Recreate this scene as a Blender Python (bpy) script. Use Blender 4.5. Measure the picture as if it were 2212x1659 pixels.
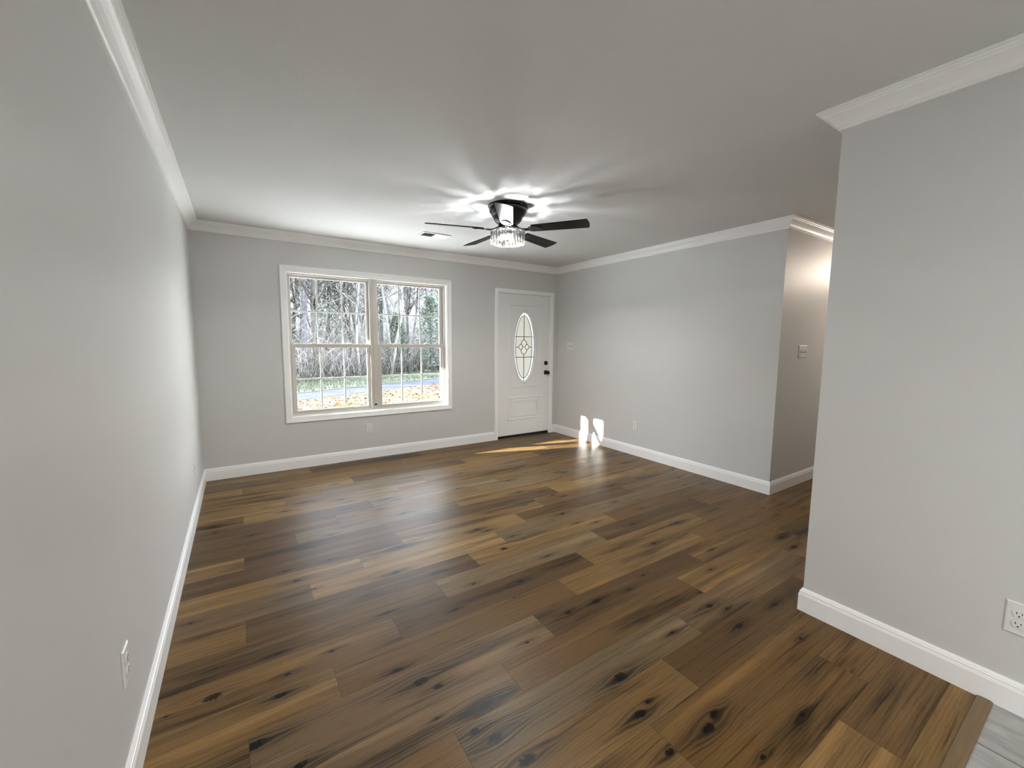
import bpy, bmesh, math, random
from mathutils import Vector, Matrix, Euler
PI = math.pi
for o in list(bpy.data.objects):
    bpy.data.objects.remove(o)
S = bpy.context.scene
C = S.collection
# ------------------------------------------------------------------ camera
cam = bpy.data.cameras.new('camera')
cam.sensor_fit = 'HORIZONTAL'; cam.sensor_width = 36.0
cam.lens = 898.854 / 2212 * 36.0
cam.clip_start = 0.02; cam.clip_end = 400
co = bpy.data.objects.new('camera', cam); C.objects.link(co)
co.location = (0.3399, -4.8848, 1.3752)
co.rotation_euler = Euler((1.4678, -0.0088, -0.5789), 'XYZ')
S.camera = co
# ------------------------------------------------------------------ light and exposure
S.view_settings.view_transform = 'Standard'
S.view_settings.look = 'None'
S.view_settings.exposure = 1.78
S.view_settings.gamma = 1.0
S.view_settings.use_curve_mapping = False
S.cycles.use_denoising = True
S.cycles.max_bounces = 10
S.cycles.diffuse_bounces = 6
S.cycles.transparent_max_bounces = 16
S.cycles.sample_clamp_indirect = 6.0
S.cycles.caustics_reflective = False
S.cycles.caustics_refractive = False

SKY = 5.5            # brightness of the winter sky
SUN = 27.0
REAR_FILL = 15.0       # watts of each unseen fill light added behind the camera
w = bpy.data.worlds.new('winter_sky'); S.world = w; w.use_nodes = True
nt = w.node_tree; nt.nodes.clear()
bg = nt.nodes.new('ShaderNodeBackground'); out = nt.nodes.new('ShaderNodeOutputWorld')
tc = nt.nodes.new('ShaderNodeTexCoord'); sep = nt.nodes.new('ShaderNodeSeparateXYZ')
rp = nt.nodes.new('ShaderNodeValToRGB')
rp.color_ramp.elements[0].position = 0.0; rp.color_ramp.elements[0].color = (1.0, 0.97, 0.93, 1)
rp.color_ramp.elements[1].position = 0.8; rp.color_ramp.elements[1].color = (0.55, 0.72, 1.0, 1)
nt.links.new(tc.outputs['Generated'], sep.inputs[0]); nt.links.new(sep.outputs['Z'], rp.inputs[0])
nt.links.new(rp.outputs[0], bg.inputs['Color']); bg.inputs['Strength'].default_value = SKY
nt.links.new(bg.outputs[0], out.inputs['Surface'])

def light(name, kind, loc, energy, color=(1, 1, 1), **kw):
    l = bpy.data.lights.new(name, kind); l.energy = energy; l.color = color
    rot = kw.pop('rot', None)
    for k, v in kw.items(): setattr(l, k, v)
    o = bpy.data.objects.new(name, l); C.objects.link(o); o.location = loc
    if rot: o.rotation_euler = rot
    return o
sd = Vector((1, -0.32, -0.386)).normalized()
so = light('sun', 'SUN', (-20, 8, 10), SUN, (1.0, 0.965, 0.91), angle=0.0093)
so.rotation_euler = sd.to_track_quat('-Z', 'Y').to_euler()
# unseen fill lights added behind the camera, then the hall's ceiling lamp (out of frame)
KROT = (0, 0, 0)
for ky in (-6.2, -7.7):
    light('rear_fill', 'AREA', (0.62, ky, 2.38), REAR_FILL, (1.0, 0.985, 0.96), shape='DISK', size=0.45)
light('hall_lamp', 'POINT', (6.3, -3.55, 2.22), 9.0, (1.0, 0.84, 0.70), shadow_soft_size=0.16)
for nm, loc, rot, sx, sy in (('window_portal', (1.66, 0.16, 1.31), (-PI/2, 0, 0), 1.8, 1.55),):
    p = light(nm, 'AREA', loc, 1.0, rot=rot, shape='RECTANGLE', size=sx, size_y=sy)
    p.data.cycles.is_portal = True

# ------------------------------------------------------------------ room dimensions (metres)
W, L, PX, PY, H = 4.3284, -3.0929, 2.722, -4.0145, 2.44
BACK = -9.0; HALL = 7.6; TH = 0.14
WX0, WX1, WZ0, WZ1 = 0.767, 2.557, 0.547, 2.071      # window opening
DX0, DX1, DZ1 = 3.282, 4.228, 2.05                   # door opening

# ------------------------------------------------------------------ helpers
def tag(o, label=None, cat=None, group=None, kind=None):
    if label: o['label'] = label
    if cat: o['category'] = cat
    if group: o['group'] = group
    if kind: o['kind'] = kind
    return o
def empty(name, loc=(0, 0, 0), rot=(0, 0, 0), parent=None):
    o = bpy.data.objects.new(name, None); C.objects.link(o)
    o.location = loc; o.rotation_euler = rot; o.empty_display_size = 0.05
    if parent: o.parent = parent
    return o
class MB:
    def __init__(s): s.v = []; s.f = []; s.sm = []
    def add(s, vs, fs, smooth=False):
        n = len(s.v); s.v += [tuple(p) for p in vs]
        for f in fs: s.f.append([i + n for i in f]); s.sm.append(smooth)
        return s
    def box(s, x0, x1, y0, y1, z0, z1):
        v = [(x, y, z) for z in (z0, z1) for y in (y0, y1) for x in (x0, x1)]
        return s.add(v, [(0, 2, 3, 1), (4, 5, 7, 6), (0, 1, 5, 4), (2, 6, 7, 3), (0, 4, 6, 2), (1, 3, 7, 5)])
    def prism(s, pts, a, b, axis='y', smooth=False):
        """polygon pts extruded along axis from a to b"""
        def P(p, t):
            return {'y': (p[0], t, p[1]), 'z': (p[0], p[1], t), 'x': (t, p[0], p[1])}[axis]
        n = len(pts); v = [P(p, a) for p in pts] + [P(p, b) for p in pts]
        s.add(v, [tuple(range(n))[::-1], tuple(range(n, 2 * n))])
        m = len(s.v) - 2 * n
        for i in range(n):
            j = (i + 1) % n; s.f.append([m + i, m + j, m + n + j, m + n + i]); s.sm.append(smooth)
        return s
    def lathe(s, prof, n=48, c=(0, 0, 0), smooth=True, cap=True, axis='z'):
        v = []
        for r, z in prof:
            for i in range(n):
                a = 2 * PI * i / n
                q = (r * math.cos(a), r * math.sin(a), z)
                if axis == 'y': q = (q[0], z, q[1])
                v.append((q[0] + c[0], q[1] + c[1], q[2] + c[2]))
        fs = []
        for k in range(len(prof) - 1):
            for i in range(n):
                j = (i + 1) % n
                fs.append((k * n + i, k * n + j, (k + 1) * n + j, (k + 1) * n + i))
        s.add(v, fs, smooth)
        if cap:
            m = len(s.v) - len(v)
            s.f.append([m + i for i in range(n)][::-1]); s.sm.append(False)
            q = m + (len(prof) - 1) * n
            s.f.append([q + i for i in range(n)]); s.sm.append(False)
        return s
    def tube(s, pts, rad, n=6, smooth=True, closed=False):
        pts = [Vector(p) for p in pts]
        if not isinstance(rad, (list, tuple)): rad = [rad] * len(pts)
        v = []; up = None
        for i, p in enumerate(pts):
            if closed: t = pts[(i + 1) % len(pts)] - pts[i - 1]
            else: t = pts[min(i + 1, len(pts) - 1)] - pts[max(i - 1, 0)]
            if t.length < 1e-9: t = Vector((0, 0, 1))
            t.normalize()
            if up is None: up = Vector((0, 0, 1)) if abs(t.z) < .9 else Vector((1, 0, 0))
            a = t.cross(up)
            if a.length < 1e-4: a = t.orthogonal()
            a.normalize(); b = a.cross(t); up = b
            for k in range(n):
                g = 2 * PI * k / n
                v.append(p + (a * math.cos(g) + b * math.sin(g)) * rad[i])
        fs = []; m = len(pts)
        for i in range(m if closed else m - 1):
            i2 = (i + 1) % m
            for k in range(n):
                j = (k + 1) % n
                fs.append((i * n + k, i2 * n + k, i2 * n + j, i * n + j))
        s.add(v, fs, smooth)
        if not closed:
            q = len(s.v) - len(v)
            s.f.append([q + k for k in range(n)]); s.sm.append(False)
            s.f.append([q + (m - 1) * n + k for k in range(n)][::-1]); s.sm.append(False)
        return s
    def build(s, name, mat, parent=None, bevel=0, fix=True):
        me = bpy.data.meshes.new(name); me.from_pydata(s.v, [], s.f); me.update()
        for i, p in enumerate(me.polygons): p.use_smooth = s.sm[i]
        if fix:
            b = bmesh.new(); b.from_mesh(me); bmesh.ops.recalc_face_normals(b, faces=b.faces); b.to_mesh(me); b.free()
        o = bpy.data.objects.new(name, me); C.objects.link(o)
        if mat: me.materials.append(mat)
        if parent: o.parent = parent
        if bevel:
            m = o.modifiers.new('bevel', 'BEVEL'); m.width = bevel; m.segments = 2; m.limit_method = 'ANGLE'
        return o
def copy_tree(o, parent=None):
    c = o.copy(); C.objects.link(c)
    if parent: c.parent = parent
    for ch in [x for x in bpy.data.objects if x.parent == o]: copy_tree(ch, c)
    return c
def run(A, B, nrm, prof, m0, m1):
    """sweep a wall profile (d = out from the wall, z) from A to B; m = +1 inside mitre, -1 outside mitre, 0 square"""
    A = Vector((*A, 0)); B = Vector((*B, 0)); t = (B - A).normalized(); n = Vector((*nrm, 0)); mb = MB()
    k = len(prof)
    v = [A + t * (d * m0) + n * d + Vector((0, 0, z)) for d, z in prof] + [B - t * (d * m1) + n * d + Vector((0, 0, z)) for d, z in prof]
    f = [(i, (i + 1) % k, k + (i + 1) % k, k + i) for i in range(k)] + [tuple(range(k)), tuple(range(k, 2 * k))[::-1]]
    return mb.add(v, f)
def surround(x0, x1, z0, z1, prof, y=0.0, u_shape=False):
    """moulding swept round a rectangle in the far wall; prof = (offset outward, thickness into the room)"""
    mb = MB(); v = []
    for o_, t_ in prof:
        if u_shape: v += [(x0 - o_, y - t_, 0), (x0 - o_, y - t_, z1 + o_), (x1 + o_, y - t_, z1 + o_), (x1 + o_, y - t_, 0)]
        else: v += [(x0 - o_, y - t_, z0 - o_), (x0 - o_, y - t_, z1 + o_), (x1 + o_, y - t_, z1 + o_), (x1 + o_, y - t_, z0 - o_)]
    k = len(prof); f = []
    for i in range(k):
        j = (i + 1) % k
        for c in range(3 if u_shape else 4):
            d = (c + 1) % 4
            f.append((i * 4 + c, i * 4 + d, j * 4 + d, j * 4 + c))
    if u_shape: f += [tuple(i * 4 for i in range(k)), tuple(i * 4 + 3 for i in range(k))]
    return mb.add(v, f)

# ------------------------------------------------------------------ materials
def N(nt, t, **kw):
    n = nt.nodes.new(t)
    for k, v in kw.items():
        if k == 'op': n.operation = v
        elif isinstance(k, str) and k.startswith('i'):
            n.inputs[int(k[1:])].default_value = v
        else: setattr(n, k, v)
    return n
def mat(name, col, rough=0.5, spec=0.5, metal=0.0, bump=0.0, bscale=200.0, var=0.0, vscale=3.0, coat=0.0):
    m = bpy.data.materials.new(name); m.use_nodes = True; nt = m.node_tree
    b = nt.nodes['Principled BSDF']
    b.inputs['Base Color'].default_value = (*col, 1); b.inputs['Roughness'].default_value = rough
    b.inputs['Specular IOR Level'].default_value = spec; b.inputs['Metallic'].default_value = metal
    b.inputs['Coat Weight'].default_value = coat
    tc = N(nt, 'ShaderNodeTexCoord')
    if bump:
        nz = N(nt, 'ShaderNodeTexNoise'); nz.inputs['Scale'].default_value = bscale; nz.inputs['Detail'].default_value = 3
        bp = N(nt, 'ShaderNodeBump'); bp.inputs['Strength'].default_value = bump; bp.inputs['Distance'].default_value = 0.002
        nt.links.new(tc.outputs['Object'], nz.inputs['Vector']); nt.links.new(nz.outputs['Fac'], bp.inputs['Height'])
        nt.links.new(bp.outputs[0], b.inputs['Normal'])
    nz = N(nt, 'ShaderNodeTexNoise'); nz.inputs['Scale'].default_value = vscale; nz.inputs['Detail'].default_value = 4
    mx = N(nt, 'ShaderNodeMix', data_type='RGBA', blend_type='MIX')
    v = max(var, 0.02)
    mx.inputs[6].default_value = (*[c * (1 - v) for c in col], 1); mx.inputs[7].default_value = (*[min(1, c * (1 + v)) for c in col], 1)
    nt.links.new(tc.outputs['Object'], nz.inputs['Vector']); nt.links.new(nz.outputs['Fac'], mx.inputs[0])
    nt.links.new(mx.outputs[2], b.inputs['Base Color'])
    return m
M_wall = mat('wall_paint', (0.60, 0.60, 0.592), 0.42, 0.4, bump=0.12, bscale=260)
M_ceil = mat('ceiling_paint', (0.66, 0.662, 0.66), 0.85, 0.2, bump=0.5, bscale=110)
M_trim = mat('trim_paint', (0.87, 0.87, 0.865), 0.32, 0.5)
M_door = mat('door_paint', (0.78, 0.785, 0.785), 0.42, 0.45, bump=0.05, bscale=150)
M_vinyl = mat('window_vinyl', (0.53, 0.50, 0.45), 0.35, 0.5)
M_plate = mat('plate_plastic', (0.70, 0.70, 0.695), 0.28, 0.5)
M_dark = mat('slot_black', (0.015, 0.015, 0.015), 0.6, 0.2)
M_black = mat('matt_black_metal', (0.006, 0.006, 0.006), 0.38, 0.3)
M_hard = mat('black_hardware', (0.008, 0.008, 0.008), 0.45, 0.3)
M_lead = mat('lead_came', (0.06, 0.06, 0.055), 0.5, 0.4, metal=0.3)
M_vent = mat('vent_enamel', (0.80, 0.80, 0.79), 0.4, 0.5)
M_duct = mat('duct_dark', (0.05, 0.05, 0.05), 0.8, 0.1)
M_screw = mat('screw_steel', (0.6, 0.6, 0.6), 0.35, 0.5, metal=0.8)

def glass(name, tint, gloss_scale=1.0):
    m = bpy.data.materials.new(name); m.use_nodes = True; nt = m.node_tree; nt.nodes.clear()
    o = N(nt, 'ShaderNodeOutputMaterial'); tr = N(nt, 'ShaderNodeBsdfTransparent'); gl = N(nt, 'ShaderNodeBsdfGlossy')
    tr.inputs[0].default_value = (*tint, 1); gl.inputs['Roughness'].default_value = 0.02
    fr = N(nt, 'ShaderNodeLayerWeight'); fr.inputs[0].default_value = 0.5
    pw = N(nt, 'ShaderNodeMath', op='POWER'); pw.inputs[1].default_value = 5.0
    mu = N(nt, 'ShaderNodeMath', op='MULTIPLY_ADD'); mu.inputs[1].default_value = 0.9 * gloss_scale; mu.inputs[2].default_value = 0.04 * gloss_scale
    mx = N(nt, 'ShaderNodeMixShader')
    nt.links.new(fr.outputs['Facing'], pw.inputs[0]); nt.links.new(pw.outputs[0], mu.inputs[0]); nt.links.new(mu.outputs[0], mx.inputs[0])
    nt.links.new(tr.outputs[0], mx.inputs[1]); nt.links.new(gl.outputs[0], mx.inputs[2]); nt.links.new(mx.outputs[0], o.inputs[0])
    return m
M_pane = glass('window_glass', (0.97, 0.985, 0.98))
def crystal():
    m = bpy.data.materials.new('crystal'); m.use_nodes = True; nt = m.node_tree; nt.nodes.clear()
    o = N(nt, 'ShaderNodeOutputMaterial'); tr = N(nt, 'ShaderNodeBsdfTransparent'); gl = N(nt, 'ShaderNodeBsdfGlossy')
    rf = N(nt, 'ShaderNodeBsdfRefraction'); rf.inputs['IOR'].default_value = 1.5; rf.inputs['Roughness'].default_value = 0.02
    gl.inputs['Roughness'].default_value = 0.05; tr.inputs[0].default_value = (0.93, 0.95, 0.97, 1)
    a = N(nt, 'ShaderNodeMixShader'); a.inputs[0].default_value = 0.30
    b = N(nt, 'ShaderNodeMixShader'); b.inputs[0].default_value = 0.16
    nt.links.new(tr.outputs[0], a.inputs[1]); nt.links.new(rf.outputs[0], a.inputs[2])
    nt.links.new(a.outputs[0], b.inputs[1]); nt.links.new(gl.outputs[0], b.inputs[2]); nt.links.new(b.outputs[0], o.inputs[0])
    return m
M_crystal = crystal()
def emit(name, col, s):
    m = bpy.data.materials.new(name); m.use_nodes = True; nt = m.node_tree; nt.nodes.clear()
    o = N(nt, 'ShaderNodeOutputMaterial'); e = N(nt, 'ShaderNodeEmission'); e.inputs[0].default_value = (*col, 1); e.inputs[1].default_value = s
    nt.links.new(e.outputs[0], o.inputs[0]); return m
M_bulb = emit('bulb_glow', (1.0, 0.90, 0.62), 14.0)
def frosted(name, col, trans, scale, strength):
    m = bpy.data.materials.new(name); m.use_nodes = True; nt = m.node_tree; nt.nodes.clear()
    o = N(nt, 'ShaderNodeOutputMaterial'); t = N(nt, 'ShaderNodeBsdfTranslucent'); g = N(nt, 'ShaderNodeBsdfGlossy'); d = N(nt, 'ShaderNodeBsdfRefraction')
    d.inputs['IOR'].default_value = 1.02; d.inputs['Roughness'].default_value = 0.35; d.inputs[0].default_value = (*col, 1)
    t.inputs[0].default_value = (*col, 1); g.inputs['Roughness'].default_value = 0.15
    tc = N(nt, 'ShaderNodeTexCoord'); nz = N(nt, 'ShaderNodeTexNoise'); nz.inputs['Scale'].default_value = scale; nz.inputs['Detail'].default_value = 3
    bp = N(nt, 'ShaderNodeBump'); bp.inputs['Strength'].default_value = strength; bp.inputs['Distance'].default_value = 0.004
    nt.links.new(tc.outputs['Object'], nz.inputs['Vector']); nt.links.new(nz.outputs['Fac'], bp.inputs['Height'])
    for x in (t, g, d): nt.links.new(bp.outputs[0], x.inputs['Normal'])
    a = N(nt, 'ShaderNodeMixShader'); a.inputs[0].default_value = trans
    b = N(nt, 'ShaderNodeMixShader'); b.inputs[0].default_value = 0.06
    nt.links.new(t.outputs[0], a.inputs[1]); nt.links.new(d.outputs[0], a.inputs[2])
    nt.links.new(a.outputs[0], b.inputs[1]); nt.links.new(g.outputs[0], b.inputs[2]); nt.links.new(b.outputs[0], o.inputs[0])
    return m
M_frost = frosted('frosted_glass', (0.42, 0.41, 0.375), 0.45, 90, 0.9)
M_bevelg = frosted('bevelled_glass', (.75, .75, .75), 0.7, 40, 0.3)

# wood planks --------------------------------------------------------
def knot_group():
    g = bpy.data.node_groups.new('wood_knot', 'ShaderNodeTree')
    g.interface.new_socket('P', in_out='INPUT', socket_type='NodeSocketVector')
    g.interface.new_socket('K', in_out='INPUT', socket_type='NodeSocketVector')
    g.interface.new_socket('Core', in_out='OUTPUT', socket_type='NodeSocketFloat')
    g.interface.new_socket('Halo', in_out='OUTPUT', socket_type='NodeSocketFloat')
    g.interface.new_socket('Shift', in_out='OUTPUT', socket_type='NodeSocketFloat')
    gi = N(g, 'NodeGroupInput'); go = N(g, 'NodeGroupOutput')
    p = N(g, 'ShaderNodeSeparateXYZ'); k = N(g, 'ShaderNodeSeparateXYZ')
    g.links.new(gi.outputs['P'], p.inputs[0]); g.links.new(gi.outputs['K'], k.inputs[0])
    def m(op, a, b=None):
        n = N(g, 'ShaderNodeMath', op=op)
        for i, x in enumerate((a, b)):
            if x is None: continue
            if isinstance(x, (int, float)): n.inputs[i].default_value = x
            else: g.links.new(x, n.inputs[i])
        return n.outputs[0]
    dx = m('SUBTRACT', p.outputs[0], k.outputs[0]); dy = m('SUBTRACT', p.outputs[1], k.outputs[1])
    s = m('MAXIMUM', k.outputs[2], 0.001)
    ax = m('DIVIDE', dx, s); ay = m('DIVIDE', dy, s)
    ax2 = m('MULTIPLY', ax, ax); ay2 = m('MULTIPLY', ay, ay)
    core = m('EXPONENT', m('MULTIPLY', m('ADD', m('MULTIPLY', ax2, 0.55), m('MULTIPLY', ay2, 1.9)), -1.0))
    halo = m('EXPONENT', m('MULTIPLY', m('ADD', m('MULTIPLY', ax2, 0.035), m('MULTIPLY', ay2, 0.55)), -1.0))
    flow = m('EXPONENT', m('MULTIPLY', m('ADD', m('MULTIPLY', ax2, 0.06), m('MULTIPLY', ay2, 0.30)), -1.0))
    g.links.new(core, go.inputs['Core']); g.links.new(halo, go.inputs['Halo'])
    g.links.new(m('MULTIPLY', m('MULTIPLY', dy, flow), 0.86), go.inputs['Shift'])
    return g
KG = knot_group()
def wood_planks():
    m = bpy.data.materials.new('vinyl_wood_planks'); m.use_nodes = True; nt = m.node_tree
    B = nt.nodes['Principled BSDF']; lk = nt.links.new
    def mm(op, a, b=None, c=None, clamp=False):
        n = N(nt, 'ShaderNodeMath', op=op); n.use_clamp = clamp
        for i, x in enumerate((a, b, c)):
            if x is None: continue
            if isinstance(x, (int, float)): n.inputs[i].default_value = x
            else: lk(x, n.inputs[i])
        return n.outputs[0]
    tc = N(nt, 'ShaderNodeTexCoord'); P = tc.outputs['Object']
    def attr(n): a = N(nt, 'ShaderNodeAttribute'); a.attribute_name = n; return a
    tone = attr('tone').outputs['Color']; seed = attr('seed').outputs['Fac']
    # wobble so nothing is perfectly round
    wob = N(nt, 'ShaderNodeTexNoise'); wob.inputs['Scale'].default_value = 26; wob.inputs['Detail'].default_value = 3; lk(P, wob.inputs['Vector'])
    wv = N(nt, 'ShaderNodeVectorMath', operation='MULTIPLY_ADD'); wv.inputs[1].default_value = (0.016, 0.006, 0); wv.inputs[2].default_value = (-0.008, -0.003, 0)
    lk(wob.outputs['Color'], wv.inputs[0])
    Pw = N(nt, 'ShaderNodeVectorMath', operation='ADD'); lk(P, Pw.inputs[0]); lk(wv.outputs[0], Pw.inputs[1])
    kno = N(nt, 'ShaderNodeTexNoise'); kno.inputs['Scale'].default_value = 75; kno.inputs['Detail'].default_value = 4; lk(P, kno.inputs['Vector'])
    core = halo = shift = None
    for i in range(4):
        g = N(nt, 'ShaderNodeGroup'); g.node_tree = KG
        lk(Pw.outputs[0], g.inputs['P']); lk(attr('knot%d' % i).outputs['Vector'], g.inputs['K'])
        if core is None: core, halo, shift = g.outputs['Core'], g.outputs['Halo'], g.outputs['Shift']
        else:
            core = mm('MAXIMUM', core, g.outputs['Core']); halo = mm('MAXIMUM', halo, g.outputs['Halo']); shift = mm('ADD', shift, g.outputs['Shift'])
    sp = N(nt, 'ShaderNodeSeparateXYZ'); lk(Pw.outputs[0], sp.inputs[0])
    y = mm('SUBTRACT', sp.outputs[1], shift)
    def coords(sx, sy, off):
        c = N(nt, 'ShaderNodeCombineXYZ')
        lk(mm('MULTIPLY_ADD', sp.outputs[0], sx, mm('MULTIPLY', seed, 71.0 + off)), c.inputs[0]); lk(mm('MULTIPLY', y, sy), c.inputs[1])
        lk(mm('MULTIPLY', seed, 133.0 + off), c.inputs[2]); return c.outputs[0]
    def noise(sx, sy, off, det, rough=0.55, dist=0.0):
        n = N(nt, 'ShaderNodeTexNoise'); n.inputs['Scale'].default_value = 1.0; n.inputs['Detail'].default_value = det
        n.inputs['Roughness'].default_value = rough; n.inputs['Distortion'].default_value = dist
        lk(coords(sx, sy, off), n.inputs['Vector']); return n.outputs['Fac']
    def ramp(x, a, b): 
        r = N(nt, 'ShaderNodeMapRange'); r.inputs[1].default_value = a; r.inputs[2].default_value = b; r.interpolation_type = 'SMOOTHSTEP'
        lk(x, r.inputs[0]); return r.outputs[0]
    band = ramp(noise(1.1, 9.0, 0, 3), 0.50, 0.74)             # broad dark heart bands
    pale = ramp(noise(0.7, 12.0, 5, 2), 0.52, 0.75)
    streak = ramp(noise(1.5, 80.0, 11, 6, 0.66, 0.15), 0.50, 0.72)
    crack = ramp(noise(1.3, 95.0, 17, 3, 0.5), 0.66, 0.76)
    fine = noise(14.0, 330.0, 23, 3, 0.6)
    ring = N(nt, 'ShaderNodeTexWave'); ring.wave_type = 'BANDS'; ring.bands_direction = 'Y'; ring.inputs['Scale'].default_value = 1.0
    ring.inputs['Distortion'].default_value = 5.0; ring.inputs['Detail'].default_value = 2.0; ring.inputs['Detail Scale'].default_value = 0.9
    lk(coords(1.6, 26.0, 31), ring.inputs['Vector'])
    hue = noise(2.0, 5.0, 41, 2)
    d = mm('ADD', mm('MULTIPLY', band, 0.62), mm('MULTIPLY', streak, 0.56))
    d = mm('ADD', d, mm('MULTIPLY', mm('MULTIPLY', ring.outputs['Fac'], 0.42), mm('ADD', halo, 0.35, clamp=True)))
    d = mm('ADD', d, mm('MULTIPLY', halo, 0.40))
    d = mm('ADD', d, mm('MULTIPLY_ADD', fine, 0.62, -0.31))
    d = mm('SUBTRACT', d, mm('MULTIPLY', pale, 0.60))
    d = mm('ADD', d, mm('MULTIPLY', crack, mm('MULTIPLY_ADD', halo, 0.9, 0.40)))
    k = mm('SUBTRACT', 1.0, d, clamp=False); k = mm('MAXIMUM', k, 0.12)
    k = mm('MULTIPLY', k, mm('SUBTRACT', 1.0, mm('MULTIPLY', ramp(mm('MULTIPLY', core, mm('MULTIPLY_ADD', kno.outputs['Fac'], 2.2, -0.25)), 0.20, 0.62), 0.95)))
    # thin dark line round each plank
    uv = N(nt, 'ShaderNodeUVMap'); uv.uv_map = 'plank'; su = N(nt, 'ShaderNodeSeparateXYZ'); lk(uv.outputs[0], su.inputs[0])
    eu = mm('MULTIPLY', mm('SUBTRACT', 0.5, mm('ABSOLUTE', mm('SUBTRACT', su.outputs[0], 0.5))), 1.2125)
    ev = mm('MULTIPLY', mm('SUBTRACT', 0.5, mm('ABSOLUTE', mm('SUBTRACT', su.outputs[1], 0.5))), 0.18)
    e = ramp(mm('MINIMUM', eu, ev), 0.0004, 0.0020)
    k = mm('MULTIPLY', k, mm('MULTIPLY_ADD', e, 0.45, 0.55))
    sc = N(nt, 'ShaderNodeVectorMath', operation='SCALE'); lk(tone, sc.inputs[0]); lk(k, sc.inputs['Scale'])
    tintm = N(nt, 'ShaderNodeMix', data_type='RGBA', blend_type='MULTIPLY'); tintm.inputs[0].default_value = 1.0
    tr = N(nt, 'ShaderNodeMix', data_type='RGBA'); tr.inputs[6].default_value = (1.12, 1.0, 0.86, 1); tr.inputs[7].default_value = (0.90, 1.0, 1.12, 1)
    lk(hue, tr.inputs[0]); lk(sc.outputs[0], tintm.inputs[6]); lk(tr.outputs[2], tintm.inputs[7])
    lk(tintm.outputs[2], B.inputs['Base Color'])
    lk(mm('MULTIPLY_ADD', fine, 0.16, 0.30), B.inputs['Roughness']); B.inputs['Specular IOR Level'].default_value = 0.17
    bp = N(nt, 'ShaderNodeBump'); bp.inputs['Strength'].default_value = 0.25; bp.inputs['Distance'].default_value = 0.0015
    lk(mm('ADD', mm('MULTIPLY', e, 1.0), mm('ADD', mm('MULTIPLY', fine, 0.5), mm('MULTIPLY', streak, -0.3))), bp.inputs['Height']); lk(bp.outputs[0], B.inputs['Normal'])
    return m
M_wood = wood_planks()

# ------------------------------------------------------------------ floor of planks
PW, PL_ = 0.18, 1.2125
def phase(k): return 0.303 * ((11 - k) % 4)
KNOTS = [(1.59, -3.81, 0.026), (1.06, -3.63, 0.026), (0.97, -3.7, 0.018), (1.02, -3.76, 0.026), (1.07, -3.88, 0.026), (1.52, -3.97, 0.022), (1.59, -3.95, 0.011), (1.75, -4.12, 0.018), (1.68, -4.14, 0.026), (1.49, -4.12, 0.018), (1.38, -3.44, 0.011), (1.87, -3.39, 0.018), (2.1, -3.41, 0.011), (2.34, -3.74, 0.018), (2.4, -3.8, 0.011), (2.0, -3.76, 0.011), (1.4, -3.76, 0.006), (1.47, -3.77, 0.011), (2.42, -3.64, 0.006), (1.63, -3.02, 0.018), (2.65, -3.92, 0.018), (2.48, -4.11, 0.011), (2.32, -3.91, 0.018), (2.03, -4.3, 0.011), (1.74, -4.3, 0.011), (1.52, -3.13, 0.006), (1.68, -3.38, 0.018), (0.89, -3.39, 0.026), (0.94, -3.45, 0.018), (0.32, -3.34, 0.026), (0.19, -3.03, 0.026), (0.41, -3.16, 0.018), (0.83, -3.28, 0.018), (0.44, -3.38, 0.011), (0.51, -3.39, 0.006), (0.88, -3.58, 0.006), (0.44, -3.5, 0.018), (0.44, -3.06, 0.011), (0.62, -3.02, 0.011), (0.42, -2.91, 0.011), (0.08, -2.46, 0.011), (0.9, -2.89, 0.011), (0.05, -3.04, 0.006), (1.21, -3.05, 0.011), (0.85, -2.69, 0.011), (0.55, -2.33, 0.018), (0.03, -3.04, 0.018), (2.45, -2.42, 0.018), (2.6, -1.94, 0.011), (2.64, -2.06, 0.018), (2.7, -2.13, 0.011), (3.27, -2.17, 0.018), (1.9, -2.53, 0.011), (2.78, -2.85, 0.018), (3.0, -2.47, 0.011), (2.66, -3.14, 0.018), (2.92, -3.4, 0.011), (2.68, -3.54, 0.011), (3.51, -3.57, 0.026), (3.43, -3.68, 0.026), (3.08, -2.69, 0.011), (3.08, -3.02, 0.018), (2.28, -3.36, 0.011), (3.09, -1.57, 0.011), (3.15, -1.61, 0.011), (4.08, -2.6, 0.011), (4.24, -3.41, 0.011), (2.43, -2.61, 0.011), (2.56, -2.68, 0.011), (2.89, -1.2, 0.018), (1.94, -2.88, 0.011), (0.56, -2.35, 0.026), (1.75, -2.65, 0.026), (0.65, -1.94, 0.018), (1.17, -2.26, 0.018), (1.37, -1.74, 0.018), (1.73, -2.31, 0.018), (1.79, -2.36, 0.011), (1.9, -2.54, 0.011), (1.02, -1.18, 0.018), (1.07, -1.25, 0.011), (1.35, -1.37, 0.018), (1.41, -1.43, 0.011), (0.74, -1.08, 0.018), (0.57, -0.88, 0.018), (2.52, -1.52, 0.018), (1.99, -1.46, 0.018), (2.81, -1.22, 0.018), (2.64, -2.07, 0.011), (2.69, -2.13, 0.011), (2.42, -1.84, 0.018), (2.6, -1.93, 0.011), (0.11, -1.25, 0.018), (0.59, -1.2, 0.011), (1.06, -2.55, 0.018), (1.26, -2.68, 0.011), (1.39, -2.9, 0.011), (1.63, -3.04, 0.018), (0.82, -1.83, 0.011), (0.62, -2.47, 0.011)]
LIGHT, TAN, MID, DARK, OLIVE, RED, GREY = (0.210, 0.129, 0.050), (0.176, 0.104, 0.038), (0.142, 0.081, 0.028), (0.094, 0.054, 0.021), (0.150, 0.096, 0.047), (0.130, 0.074, 0.028), (0.152, 0.104, 0.053)
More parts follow.
